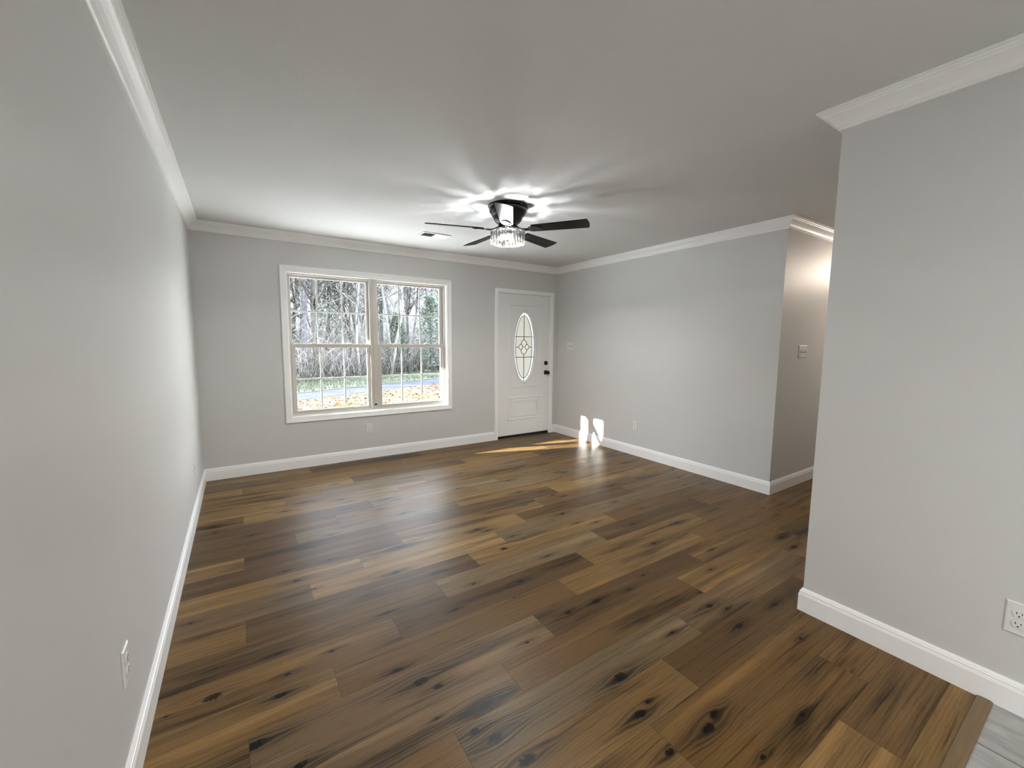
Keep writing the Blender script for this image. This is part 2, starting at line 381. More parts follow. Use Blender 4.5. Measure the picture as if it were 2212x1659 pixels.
TONES = {(18, 0): OLIVE, (18, -1): TAN, (18, 1): DARK, (19, 0): OLIVE, (19, 1): RED, (19, 2): TAN, (19, 3): DARK,
         (20, 0): GREY, (20, 1): OLIVE, (20, -1): MID, (21, 0): TAN, (21, 1): DARK, (22, 0): TAN, (22, 1): MID, (22, 2): MID, (23, 0): LIGHT, (23, 1): MID, (24, 0): TAN, (24, 1): RED,
         (12, 0): LIGHT, (12, 1): DARK, (10, 1): DARK, (10, 2): LIGHT, (14, 0): DARK, (14, 1): TAN, (14, 2): MID, (9, -1): DARK, (9, 0): GREY, (9, 1): TAN,
         (16, -1): MID, (16, 0): DARK, (11, 0): DARK, (11, 1): TAN, (7, 0): DARK, (7, 1): GREY, (15, 1): GREY, (15, 2): DARK, (15, 0): MID, (13, 0): LIGHT, (13, 1): GREY,
         (17, 0): MID, (17, 1): TAN, (16, 1): TAN, (17, 2): MID, (8, 0): MID, (8, 1): GREY}
rnd = random.Random(11)
kn = {}
for x, y, s in KNOTS:
    k = int(math.floor((-y - .06) / PW)); i = int(math.floor((x - phase(k)) / PL_))
    l = kn.setdefault((k, i), [])
    if len(l) < 4 and all((x - a)**2 + (y - b)**2 > .003 for a, b, c in l): l.append((x, y, s))
v = []; f = []; uv = []; tones = []; seeds = []; kk = [[], [], [], []]
YEND = -4.648
k = -1
while True:
    y0 = -0.06 - PW * k; y1 = y0 - PW
    if y0 <= YEND: break
    a, b = min(y0, 0.1), max(y1, YEND)
    for i in range(-1, 8):
        x0 = phase(k) + PL_ * i; x1 = x0 + PL_
        p, q = max(x0, -0.02), min(x1, HALL)
        if q <= p: continue
        n = len(v); v += [(p, b, 0), (q, b, 0), (q, a, 0), (p, a, 0)]; f.append((n, n + 1, n + 2, n + 3))
        uv += [((X - x0) / PL_, (Y - y1) / PW) for X, Y in ((p, b), (q, b), (q, a), (p, a))]
        t = TONES.get((k, i)) or rnd.choice((LIGHT, TAN, TAN, MID, MID, MID, DARK, OLIVE, RED, GREY))
        j = rnd.uniform(.9, 1.1); tones.append(tuple(c * j for c in t)); seeds.append(rnd.random())
        l = list(kn.get((k, i), []))
        if not l:
            for _ in range(rnd.choice((0, 1, 1, 2))): l.append((rnd.uniform(x0 + .1, x1 - .1), rnd.uniform(y1 + .03, y0 - .03), rnd.choice((.007, .011, .016))))
        for c in range(4): kk[c].append(l[c] if c < len(l) else (900.0, 900.0, 0.01))
    k += 1
me = bpy.data.meshes.new('floor'); me.from_pydata(v, [], f); me.update()
ul = me.uv_layers.new(name='plank')
for i, u in enumerate(uv): ul.data[i].uv = u
at = me.attributes.new('tone', 'FLOAT_COLOR', 'FACE')
for i, t in enumerate(tones): at.data[i].color = (*t, 1)
at = me.attributes.new('seed', 'FLOAT', 'FACE')
for i, t in enumerate(seeds): at.data[i].value = t
for c in range(4):
    at = me.attributes.new('knot%d' % c, 'FLOAT_VECTOR', 'FACE')
    for i, t in enumerate(kk[c]): at.data[i].vector = t
fl = bpy.data.objects.new('floor', me); C.objects.link(fl); me.materials.append(M_wood)
tag(fl, 'brown knotty wood-look plank floor running wall to wall', 'floor', kind='structure')

# tiled kitchen floor and the wooden transition strip
def tile_mat():
    m = mat('grey_stone_tile', (0.33, 0.325, 0.31), 0.45, 0.4, var=0.35, vscale=9)
    nt = m.node_tree; B = nt.nodes['Principled BSDF']; src = B.inputs['Base Color'].links[0].from_socket
    tc = N(nt, 'ShaderNodeTexCoord'); mp = N(nt, 'ShaderNodeMapping'); mp.inputs['Location'].default_value = (-2.42, 4.66, 0)
    br = N(nt, 'ShaderNodeTexBrick'); br.offset = 0.0; br.inputs['Scale'].default_value = 1.0; br.inputs['Mortar Size'].default_value = 0.0028
    br.inputs['Brick Width'].default_value = 0.33; br.inputs['Row Height'].default_value = 0.33; br.inputs['Mortar'].default_value = (0.10, 0.098, 0.09, 1)
    nt.links.new(tc.outputs['Object'], mp.inputs[0]); nt.links.new(mp.outputs[0], br.inputs['Vector'])
    mp2 = N(nt, 'ShaderNodeMapping'); mp2.inputs['Scale'].default_value = (30, 6, 1); nz = N(nt, 'ShaderNodeTexNoise'); nz.inputs['Detail'].default_value = 5; nz.inputs['Scale'].default_value = 1
    nt.links.new(tc.outputs['Object'], mp2.inputs[0]); nt.links.new(mp2.outputs[0], nz.inputs['Vector'])
    ml = N(nt, 'ShaderNodeMix', data_type='RGBA', blend_type='OVERLAY'); ml.inputs[0].default_value = 0.5
    nt.links.new(src, ml.inputs[6]); nt.links.new(nz.outputs['Fac'], ml.inputs[7])
    nt.links.new(ml.outputs[2], br.inputs['Color1']); nt.links.new(ml.outputs[2], br.inputs['Color2']); nt.links.new(br.outputs['Color'], B.inputs['Base Color'])
    return m
tag(MB().box(0, PX, BACK, -4.66, -0.05, 0.001).build('floor_tile', tile_mat()), 'grey stone tile floor beyond the wooden threshold strip', 'floor', kind='structure')
def strip_mat():
    m = mat('strip_wood', (0.165, 0.108, 0.054), 0.45, 0.4, var=0.3, vscale=5)
    nt = m.node_tree; nz = [n for n in nt.nodes if n.type == 'TEX_NOISE'][0]
    mp = N(nt, 'ShaderNodeMapping'); mp.inputs['Scale'].default_value = (1.5, 40, 1)
    tc = [n for n in nt.nodes if n.type == 'TEX_COORD'][0]; nt.links.new(tc.outputs['Object'], mp.inputs[0]); nt.links.new(mp.outputs[0], nz.inputs['Vector']); return m
ts = MB().prism([(-4.678, 0), (-4.676, .005), (-4.668, .008), (-4.642, .008), (-4.634, .005), (-4.632, 0)], 0.016, PX - .016, 'x').build('trim_threshold', strip_mat())
tag(ts, 'brown wooden threshold strip between plank floor and grey tile', 'threshold', kind='structure')

# ------------------------------------------------------------------ walls and ceiling
def struct(mb, name, m, label, cat): return tag(mb.build(name, m), label, cat, kind='structure')
struct(MB().box(-TH, 0, BACK - TH, TH, -0.05, H), 'wall_left', M_wall, 'long pale grey left wall with two outlets', 'wall')
fw = MB()
for x0, x1, z0, z1 in ((0, WX0, -.05, H), (WX0, WX1, -.05, WZ0), (WX0, WX1, WZ1, H), (WX1, DX0, -.05, H), (DX0, DX1, DZ1, H), (DX1, W + TH, -.05, H)):
    fw.box(x0, x1, 0, TH, z0, z1)
struct(fw, 'wall_far', M_wall, 'pale grey far wall with the window and the front door', 'wall')
struct(MB().box(W, W + TH, L, 0, -.05, H), 'wall_right', M_wall, 'pale grey right wall lit by the sun patch', 'wall')
struct(MB().box(W + TH, HALL, L, L + TH, -.05, H), 'wall_hall', M_wall, 'pale grey hallway wall round the corner of the right wall', 'wall')
struct(MB().box(HALL, HALL + TH, PY - TH, L + TH, -.05, H), 'wall_hall_end', M_wall, 'pale grey wall closing the hallway', 'wall')
struct(MB().box(PX, HALL, PY - TH, PY, -.05, H).box(PX, PX + TH, BACK, PY - TH, -.05, H), 'wall_partition', M_wall, 'pale grey partition wall nearest the camera on the right', 'wall')
bw = MB().box(-TH, PX + TH, BACK - TH, BACK, -.05, H)
struct(bw, 'wall_back', M_wall, 'pale grey kitchen wall behind the camera', 'wall')
struct(MB().box(-TH, HALL + TH, BACK - TH, TH, H, H + .12), 'ceiling', M_ceil, 'flat off-white textured ceiling', 'ceiling')

# ------------------------------------------------------------------ crown moulding and baseboards
CR = [(0, H), (0, H - .0842), (.012, H - .0842), (.013, H - .078), (.012, H - .074), (.018, H - .071), (.021, H - .066), (.026, H - .056), (.036, H - .044),
      (.049, H - .033), (.059, H - .026), (.062, H - .019), (.069, H - .017), (.072, H - .011), (.0805, H - .009), (.0805, H)]
BB = [(0, 0), (.015, 0), (.015, .087), (.0135, .090), (.0135, .094), (.0118, .0965), (.0118, .105), (.0085, .107), (.0085, .111), (.006, .1145), (.004, .1193), (0, .1193)]
CROWN = [((0, 0), (0, BACK), (1, 0), 1, 1, 'left wall'), ((0, 0), (W, 0), (0, -1), 1, 1, 'far wall'), ((W, 0), (W, L), (-1, 0), 1, -1, 'right wall'),
         ((W, L), (HALL, L), (0, -1), -1, 1, 'hallway wall'), ((PX, PY), (PX, BACK), (-1, 0), -1, 1, 'partition wall'), ((PX, PY), (HALL, PY), (0, 1), -1, 1, 'hall side of the partition')]
for i, (a, b, n, m0, m1, wn) in enumerate(CROWN):
    struct(run(a, b, n, CR, m0, m1), 'trim_%d' % (i + 1), M_trim, 'white crown moulding along the top of the ' + wn, 'moulding')
BASE = [('left', (0, 0), (0, BACK), (1, 0), 1, 1), ('far', (0, 0), (3.251, 0), (0, -1), 1, 0), ('far_corner', (4.259, 0), (W, 0), (0, -1), 0, 1), ('right', (W, 0), (W, L), (-1, 0), 1, -1),
        ('hall', (W, L), (HALL, L), (0, -1), -1, 1), ('partition', (PX, PY), (PX, BACK), (-1, 0), -1, 1), ('partition_hall', (PX, PY), (HALL, PY), (0, 1), -1, 1)]
WN = {'left': 'left wall', 'far': 'far wall under the window', 'far_corner': 'far wall between door and corner', 'right': 'right wall', 'hall': 'hallway wall', 'partition': 'partition wall', 'partition_hall': 'hall side of the partition'}
for nm, a, b, n, m0, m1 in BASE:
    struct(run(a, b, n, BB, m0, m1), 'baseboard_' + nm, M_trim, 'white baseboard along the ' + WN[nm], 'baseboard')

# ------------------------------------------------------------------ window
win = tag(empty('window_1', (0, 0, 0)), 'white double-hung twin window with grid bars in the far wall', 'window', kind='structure')
CAS = [(0, 0), (0, .009), (.006, .012), (.022, .013), (.028, .015), (.042, .017), (.047, .019), (.055, .019), (.058, .015), (.058, 0)]
surround(WX0 - .008 + .008, WX1, WZ0, WZ1, [(o - .006, t) for o, t in CAS]).build('window_casing', M_trim, win)
jl = MB()
jl.box(WX0, WX0 + .014, 0, .05, WZ0, WZ1).box(WX1 - .014, WX1, 0, .05, WZ0, WZ1).box(WX0 + .014, WX1 - .014, 0, .05, WZ1 - .014, WZ1).box(WX0 + .014, WX1 - .014, 0, .05, WZ0, WZ0 + .014)
jl.build('window_jamb', M_trim, win)
fr = MB(); x0, x1, z0, z1 = WX0 + .002, WX1 - .002, WZ0 + .002, WZ1 - .002
for dx, ya, yb in ((.028, .048, .128), (.020, .040, .050)):
    fr.box(x0, x0 + dx, ya, yb, z0, z1).box(x1 - dx, x1, ya, yb, z0, z1).box(x0 + dx, x1 - dx, ya, yb, z1 - dx, z1)
fr.box(x0, x1, .044, .128, z0, .588)
MU0, MU1 = 1.609, 1.688
fr.box(MU0, MU1, .036, .128, .588, z1 - .02)
fr.box(MU0 + .03, MU1 - .03, .030, .036, .588, z1 - .02)
for a, b in ((x0 + .028, MU0), (MU1, x1 - .028)):
    fr.box(a, b, .082, .128, z1 - .045, z1 - .028); fr.box(a, b, .118, .128, .588, .60)
fr.build('window_frame', M_vinyl, win, bevel=.0012)
lat = MB().box(1.637, 1.667, .020, .0298, .612, .630); lo = lat.build('window_latch', M_dark, win, bevel=.002)
def sash(nm, ox0, ox1, oz0, oz1, gx0, gx1, gz0, gz1, y0, y1, low):
    mb = MB(); mb.box(ox0, gx0, y0, y1, oz0, oz1).box(gx1, ox1, y0, y1, oz0, oz1).box(gx0, gx1, y0, y1, oz0, gz0).box(gx0, gx1, y0, y1, gz1, oz1)
    s = mb.build(nm, M_vinyl, win, bevel=.002); ym = (y0 + y1) / 2
    MB().box(gx0 - .004, gx1 + .004, ym - .008, ym - .006, gz0 - .004, gz1 + .004).build('pane', M_pane, s)
    for j in (1, 2):
        xc = gx0 + (gx1 - gx0) * j / 3; MB().box(xc - .0085, xc + .0085, ym - .004, ym + .004, gz0, gz1).build('grid_bar', M_trim, s, bevel=.002)
    zc = (gz0 + gz1) / 2; MB().box(gx0, gx1, ym - .0045, ym + .0045, zc - .0085, zc + .0085).build('grid_bar', M_trim, s, bevel=.002)
    if low:
        for j in (.27, .73):
            xc = ox0 + (ox1 - ox0) * j
            MB().prism([(xc - .032, oz1 - .001), (xc - .020, oz1 + .010), (xc + .008, oz1 + .013), (xc + .020, oz1 + .004), (xc + .034, oz1 - .001)], y0 + .003, y1 - .004).build('sash_lock', M_trim, s, bevel=.002)
    return s
sash('upper_sash', .797, 1.607, 1.288, 2.045, .815, 1.58, 1.326, 2.018, .086, .116, False)
sash('upper_sash', 1.690, 2.525, 1.288, 2.045, 1.713, 2.485, 1.326, 2.018, .086, .116, False)
sash('lower_sash', .799, 1.607, .589, 1.326, .834, 1.572, .612, 1.285, .050, .082, True)
sash('lower_sash', 1.690, 2.525, .589, 1.326, 1.735, 2.482, .612, 1.285, .050, .082, True)

# ------------------------------------------------------------------ front door
door = tag(empty('door_1', (3.76, 0.02, 0)), 'white front door with oval leaded glass and black hardware', 'door', kind='structure')
def dpart(mb, name, m, parent=door, bevel=0):
    mb.v = [(x - 3.76, y - .02, z) for x, y, z in mb.v]
    o = mb.build(name, m, parent, bevel); return o
dpart(surround(3.302, 4.210, 0, 2.034, [(0, 0), (0, .012), (.004, .015), (.044, .017), (.049, .014), (.049, 0)], u_shape=True), 'door_casing', M_trim)
jb = MB(); jb.box(DX0, 3.306, -.001, TH, 0, DZ1).box(4.206, DX1, -.001, TH, 0, DZ1).box(3.306, 4.206, -.001, TH, 2.031, DZ1)
jb.box(3.306, 3.318, .068, .09, 0, 2.031).box(4.194, 4.206, .068, .09, 0, 2.031).box(3.318, 4.194, .068, .09, 2.019, 2.031)
dpart(jb, 'door_frame', M_trim)
X0, X1, Z0, Z1, YF, YB = 3.3095, 4.2025, .034, 2.027, .020, .064
EC, EA, EB = (3.763, 1.290), .176, .486
def ell(a, b, n=96): return [(EC[0] + a * math.cos(2 * PI * i / n), EC[1] + b * math.sin(2 * PI * i / n)) for i in range(n)]
def rect_hit(t):
    c, s = math.cos(t), math.sin(t); k = 1e9
    if c > 1e-9: k = min(k, (X1 - EC[0]) / c)
    if c < -1e-9: k = min(k, (X0 - EC[0]) / c)
    if s > 1e-9: k = min(k, (Z1 - EC[1]) / s)
    if s < -1e-9: k = min(k, (Z0 - EC[1]) / s)
    return (EC[0] + c * k, EC[1] + s * k)
angs = [2 * PI * i / 96 for i in range(96)] + [math.atan2(z - EC[1], x - EC[0]) % (2 * PI) for x in (X0, X1) for z in (Z0, Z1)]
angs = sorted(angs); n = len(angs)
inn = [(EC[0] + EA * math.cos(t), EC[1] + EB * math.sin(t)) for t in [math.atan2(math.sin(a) / EB * 1.0, math.cos(a) / EA) if False else math.atan2(EA * math.sin(a), EB * math.cos(a)) for a in angs]]
outr = [rect_hit(a) for a in angs]
sl = MB(); vv = [(x, y, z) for y in (YF, YB) for ring in (inn, outr) for x, z in ring]; ff = []
for i in range(n):
    j = (i + 1) % n
    ff += [(i, j, n + j, n + i), (2 * n + i, 3 * n + i, 3 * n + j, 2 * n + j), (i, 2 * n + i, 2 * n + j, j), (n + i, n + j, 3 * n + j, 3 * n + i)]
sl.add(vv, ff); slab = dpart(sl, 'door_slab', M_door)
def oval_ring(prof, y):
    mb = MB(); nn = 96; vs = []
    for o_, t_ in prof: vs += [(x, y - t_, z) for x, z in ell(EA + o_, EB + o_, nn)]
    k = len(prof); fs = [(i * nn + c, i * nn + (c + 1) % nn, ((i + 1) % k) * nn + (c + 1) % nn, ((i + 1) % k) * nn + c) for i in range(k) for c in range(nn)]
    return mb.add(vs, fs, True)
dpart(oval_ring([(-.002, -.016), (-.002, .004), (.006, .012), (.014, .014), (.022, .010), (.028, .012), (.036, .008), (.038, 0)], YF), 'oval_moulding', M_door)
def panel(x0, x1, z0, z1, prof, mat_, name):
    mb = MB(); vs = []
    for o_, t_ in prof: vs += [(x0 - o_, YF - t_, z0 - o_), (x0 - o_, YF - t_, z1 + o_), (x1 + o_, YF - t_, z1 + o_), (x1 + o_, YF - t_, z0 - o_)]
    k = len(prof); fs = [(i * 4 + c, i * 4 + (c + 1) % 4, (i + 1) * 4 + (c + 1) % 4, (i + 1) * 4 + c) for i in range(k - 1) for c in range(4)]
    return dpart(mb.add(vs, fs), name, mat_)
panel(3.515, 4.030, .285, .545, [(-.032, .012), (-.010, .0105), (.000, .001), (.010, .001), (.018, .012), (.028, .013), (.036, .0)], M_door, 'lower_panel')
MB_ = None
panel(3.515, 4.030, .735, 1.86, [(.004, .0005), (.010, .0050), (.016, .0055), (.022, .0)], M_door, 'upper_panel_moulding')
# leaded glass
gy = .042
gl = MB(); e1 = ell(EA, EB, 96); e2 = ell(.144, .448, 96)
gb = MB(); nn = 96
vs = [(x, y, z) for y in (gy - .002, gy + .002) for ring in (e1, e2) for x, z in ring]; fs = []
for i in range(nn):
    j = (i + 1) % nn; fs += [(i, j, nn + j, nn + i), (2 * nn + i, 3 * nn + i, 3 * nn + j, 2 * nn + j)]
gb.add(vs, fs); bev = dpart(gb, 'bevelled_glass', M_bevelg)
gl.prism(e2, gy - .002, gy + .002); pane = dpart(gl, 'oval_glass', M_frost)
ld = MB(); r = .0044
def came(pts, closed=False): ld.tube([(EC[0] + x, gy - .003, EC[1] + z) for x, z in pts], r, 6, True, closed)
came([(x - EC[0], z - EC[1]) for x, z in ell(.144, .448, 64)], True)
came([(0, .486), (0, .105)]); came([(0, -.486), (0, -.105)])
for z in (.146, -.146):
    xe = EA * math.sqrt(1 - (z / EB)**2); came([(-xe, z), (xe, z)])
came([(-.144, 0), (-.099, 0)]); came([(.144, 0), (.099, 0)])
for sg in (1, -1):
    came([(0, sg * .105), (.030, sg * .088), (.046, sg * .066), (.048, sg * .044), (.030, sg * .022), (.012, 0)])
    came([(0, sg * .105), (-.030, sg * .088), (-.046, sg * .066), (-.048, sg * .044), (-.030, sg * .022), (-.012, 0)])
    came([(sg * .099, 0), (sg * .072, .026), (sg * .048, .044)]); came([(sg * .099, 0), (sg * .072, -.026), (sg * .048, -.044)])
dpart(ld, 'lead_came', M_lead, None).parent = door
# hardware
for z in (1.757, 1.0, .262):
    hb = MB().box(3.300, 3.3093, .006, .019, z - .048, z + .048)
    hg = dpart(hb, 'hinge', M_hard); kb = MB().tube([(3.3075, .011, z - .05), (3.3075, .011, z + .05)], .006, 10); dpart(kb, 'hinge_pin', M_hard, hg)
db = MB().lathe([(.0315, YF - .001), (.0315, YF - .010), (.028, YF - .016), (.018, YF - .018), (.017, YF - .022)], 32, (4.148, 0, 1.055), axis='y').box(4.144, 4.152, YF - .036, YF - .018, 1.037, 1.073)
dpart(db, 'deadbolt', M_hard)
kb = MB().lathe([(.033, YF - .001), (.033, YF - .008), (.026, YF - .013), (.013, YF - .018), (.012, YF - .034), (.020, YF - .040), (.0275, YF - .050), (.028, YF - .060), (.024, YF - .068), (.012, YF - .071)], 32, (4.148, 0, .915), axis='y')
dpart(kb, 'door_knob', M_hard)
dpart(MB().box(3.308, 4.204, .012, .066, .0, .031), 'door_sweep', M_hard)

# ------------------------------------------------------------------ outlets and switches (front faces -y in local space)
def disc(cx, cz, rx, rz, n=28, flat=None):
    pts = []
    for i in range(n):
        a = 2 * PI * i / n; z = rz * math.sin(a)
        if flat: z = max(-flat, min(flat, z))
        pts.append((cx + rx * math.cos(a), cz + z))
    return pts
def plate_mesh(wd, ht, parent):
    mb = MB(); a, b = wd / 2, ht / 2; vs = []
    for d, y in ((0, -.0005), (0, -.0030), (.004, -.0062)): vs += [(-a + d, y, -b + d), (a - d, y, -b + d), (a - d, y, b - d), (-a + d, y, b - d)]
    fs = [(i * 4 + c, i * 4 + (c + 1) % 4, (i + 1) * 4 + (c + 1) % 4, (i + 1) * 4 + c) for i in range(2) for c in range(4)] + [(8, 9, 10, 11), (0, 3, 2, 1)]
    return mb.add(vs, fs).build('cover_plate', M_plate, parent)
def screw(x, z, parent):
    MB().lathe([(.0032, -.0055), (.0032, -.0072), (.002, -.0078)], 12, (x, 0, z), axis='y').build('screw', M_plate, parent)
def outlet(loc, rot, label, gangs=1, ht=.115):
    t = tag(empty('wall_outlet', loc, (0, 0, rot)), label, 'outlet', 'white outlets on the walls')
    plate_mesh(.070 + .046 * (gangs - 1), ht, t)
    for g in range(gangs):
        cx = (g - (gangs - 1) / 2) * .046
        for sz in (1, -1):
            cz = sz * .0195
            rc = MB().prism(disc(cx, cz, .0172, .0172, 32, .0142), -.0045, -.0085).build('receptacle', M_plate, t)
            sl = MB(); sl.box(cx - .0078, cx - .0056, -.0088, -.0080, cz - .0005, cz + .0075).box(cx + .0056, cx + .0078, -.0088, -.0080, cz + .0005, cz + .0070)
            sl.prism(disc(cx, cz - .0078, .0026, .0026, 12), -.0080, -.0088)
            sl.build('slots', M_dark, rc)
        screw(cx, 0, t)
    return t
def switch(loc, rot, label, states):
    t = tag(empty('light_switch', loc, (0, 0, rot)), label, 'light switch', 'white triple toggle switches')
    g = len(states); plate_mesh(.070 + .046 * (g - 1), .115, t)
    for i, up in enumerate(states):
        cx = (i - (g - 1) / 2) * .046
        sl = MB().box(cx - .0055, cx + .0055, -.0066, -.0055, -.0125, .0125).build('toggle_slot', M_duct, t)
        z = 1 if up else -1
        MB().prism([(-.0058, -.007 * 1), (-.0058, .007), (-.020, .0085 * z + .0045), (-.020, .0085 * z - .0045)], cx - .0045, cx + .0045, 'x').build('toggle', M_plate, sl, bevel=.001)
        screw(cx, .030, t); screw(cx, -.030, t)
    return t
outlet((1.558, 0, .350), 0, 'white duplex outlet under the window on the far wall')
outlet((0, -.862, .345), PI / 2, 'white outlet low on the left wall near the far corner')
outlet((0, -3.255, .381), PI / 2, 'white outlet low on the left wall nearest the camera')
outlet((W, -1.542, .368), -PI / 2, 'white duplex outlet on the right wall beside the sun patch')
outlet((PX, -4.731, .362), -PI / 2, 'white four-socket outlet on the partition wall, cut by the frame edge', 2, .124)
switch((W, -.322, 1.305), -PI / 2, 'white triple switch beside the front door on the right wall', (1, 1, 0))
switch((4.778, L, 1.300), 0, 'white triple switch on the hallway wall round the corner', (0, 0, 0))

# ------------------------------------------------------------------ ceiling vent
vt = tag(empty('ceiling_vent', (2.06, -.796, H)), 'white louvred ceiling vent between the fan and the window', 'vent')
vm = MB()
for d in ((-.150, .150, -.082, -.062), (-.150, .150, .062, .082), (-.150, -.128, -.062, .062), (.128, .150, -.062, .062), (-.006, .006, -.062, .062)): vm.box(d[0], d[1], d[2], d[3], -.009, -.0005)
vm.build('vent_frame', M_vent, vt, bevel=.003)
MB().box(-.128, .128, -.062, .062, -.0012, -.0004).build('vent_duct', M_duct, vt)
for sg in (-1, 1):
    for i in range(8):
        x = sg * (.016 + i * .0145); t = .0075 if sg > 0 else .0042; za, zb = (-.0015, -.0095) if sg > 0 else (-.0095, -.0015)
        MB().add([(x - t, -.062, za), (x - t, .062, za), (x + t, .062, zb), (x + t, -.062, zb), (x - t + .001, -.062, za + .0004), (x - t + .001, .062, za + .0004), (x + t + .001, .062, zb + .0004), (x + t + .001, -.062, zb + .0004)],
                 [(0, 1, 2, 3), (7, 6, 5, 4), (0, 3, 7, 4), (1, 5, 6, 2), (0, 4, 5, 1), (3, 2, 6, 7)]).build('vent_louver', M_vent, vt)

# ------------------------------------------------------------------ ceiling fan
def blade_wood():
    m = mat('black_walnut_blade', (0.004, 0.0036, 0.0032), 0.30, 0.12, var=0.5, vscale=1.0)
    nt = m.node_tree; nz = [n for n in nt.nodes if n.type == 'TEX_NOISE'][0]
    mp = N(nt, 'ShaderNodeMapping'); mp.inputs['Scale'].default_value = (6, 120, 1); nz.inputs['Detail'].default_value = 6
    tc = [n for n in nt.nodes if n.type == 'TEX_COORD'][0]; nt.links.new(tc.outputs['Object'], mp.inputs[0]); nt.links.new(mp.outputs[0], nz.inputs['Vector'])
    return m
M_blade = blade_wood()
FX, FY = 2.183, -1.988
fan = tag(empty('ceiling_fan', (FX, FY, H)), 'black five-blade ceiling fan with a lit crystal drum light', 'ceiling fan')
z_ = lambda z: z - H
MB().lathe([(.157, z_(2.4398)), (.157, z_(2.430)), (.152, z_(2.424)), (.146, z_(2.420))], 64).build('ceiling_flange', M_black, fan)
MB().lathe([(.146, z_(2.421)), (.149, z_(2.408)), (.148, z_(2.396)), (.142, z_(2.384)), (.136, z_(2.378)), (.134, z_(2.372)), (.126, z_(2.362)), (.117, z_(2.356)), (.116, z_(2.348)), (.110, z_(2.332)),
            (.096, z_(2.314)), (.078, z_(2.300)), (.062, z_(2.294))], 64).build('motor_housing', M_black, fan)
MB().lathe([(.058, z_(2.296)), (.056, z_(2.285)), (.054, z_(2.262)), (.060, z_(2.256)), (.064, z_(2.254))], 48).build('light_neck', M_black, fan)
for s in range(3):
    a = math.radians(200 + s * 40); MB().lathe([(.004, 0), (.004, .004)], 12, (.1525 * math.cos(a), .1525 * math.sin(a), z_(2.4225))).build('flange_screw', M_screw, fan)
R0 = .652; PIT = math.radians(-12.5)
def blade_mesh():
    mb = MB(); up = []; ns = 14
    out_ = [(.205, -.050), (.205, .050)]
    for i in range(ns + 1):
        t = i / ns; out_.append((.205 + (R0 - .012 - .205) * t, .050 + .014 * t)) if i else None
    for i in range(1, 8):
        t = i / 8; y = .064 - .128 * t; out_.append((R0 - .012 + .012 * math.sin(PI * t), y))
    for i in range(ns + 1):
        t = 1 - i / ns; out_.append((.205 + (R0 - .012 - .205) * t, -.050 - .014 * t)) if i < ns else None
    mb.prism(out_, -.003, .003, 'z'); return mb
for kbl in range(5):
    a = math.radians(19 + 72 * kbl)
    piv = Matrix.Rotation(a, 4, 'Z') @ Matrix.Translation((0, 0, z_(2.255))) @ Matrix.Rotation(PIT, 4, 'X')
    b = blade_mesh().build('blade', M_blade, fan); b.matrix_local = piv
    ir = MB()
    ir.prism([(.165, -.012), (.185, -.032), (.215, -.040), (.245, -.036), (.275, -.018), (.283, 0), (.275, .018), (.245, .036), (.215, .040), (.185, .032), (.165, .012)], -.0085, -.0032, 'z')
    inv = piv.inverted() @ Matrix.Rotation(a, 4, 'Z')
    pts = [inv @ Vector(p) for p in ((.040, 0, z_(2.292)), (.062, 0, z_(2.284)), (.088, 0, z_(2.266)), (.112, 0, z_(2.254)), (.140, 0, z_(2.2485)), (.175, 0, z_(2.249)))]
    for off in (-.008, .008): ir.tube([p + Vector((0, off, 0)) for p in pts], [.009, .009, .008, .0075, .007, .006], 8)
    for q in ((.20, .02), (.20, -.02), (.255, 0)): ir.lathe([(.005, -.0085), (.005, -.0105), (.003, -.0115)], 10, (q[0], q[1], 0))
    i_ = ir.build('blade_arm', M_black, fan); i_.matrix_local = piv
# crystal drum light kit
kit = empty('light_kit', (0, 0, z_(2.20)), parent=fan)
lp = MB().lathe([(.064, .056), (.092, .052), (.096, .049), (.092, .046), (.020, .045)], 48)
for i in range(3):
    a = 2 * PI * i / 3 + .5; lp.tube([(.055 * math.cos(a), .055 * math.sin(a), .050), (.122 * math.cos(a), .122 * math.sin(a), .047)], .0045, 8)
lp.build('light_plate', M_black, kit)
DR = .131
for hz in (.046, -.050):
    MB().tube([(DR * .93 * math.cos(2 * PI * i / 48), DR * .93 * math.sin(2 * PI * i / 48), hz) for i in range(48)], .0028, 8, True, True).build('drum_ring', M_black if hz > 0 else M_screw, kit)
cp = MB().prism([(-.0128, -.004), (-.0085, .0035), (0, .0075), (.0085, .0035), (.0128, -.004), (0, -.0065)], -.052, .050, 'z')
c0 = cp.build('crystal_bar', M_crystal, kit)
NB = 30
for i in range(NB):
    c = c0 if i == 0 else c0.copy()
    if i: C.objects.link(c); c.parent = kit
    a = 2 * PI * i / NB; c.location = (DR * math.cos(a), DR * math.sin(a), .001 * (i % 2)); c.rotation_euler = (0, 0, a - PI / 2)
cq = MB().prism([(-.010, -.003), (-.006, .003), (0, .006), (.006, .003), (.010, -.003), (0, -.005)], -.030, .034, 'z')
c1 = cq.build('inner_crystal', M_crystal, kit)
for i in range(18):
    c = c1 if i == 0 else c1.copy()
    if i: C.objects.link(c); c.parent = kit
    a = 2 * PI * (i + .5) / 18; c.location = (.098 * math.cos(a), .098 * math.sin(a), .010); c.rotation_euler = (0, 0, a - PI / 2)
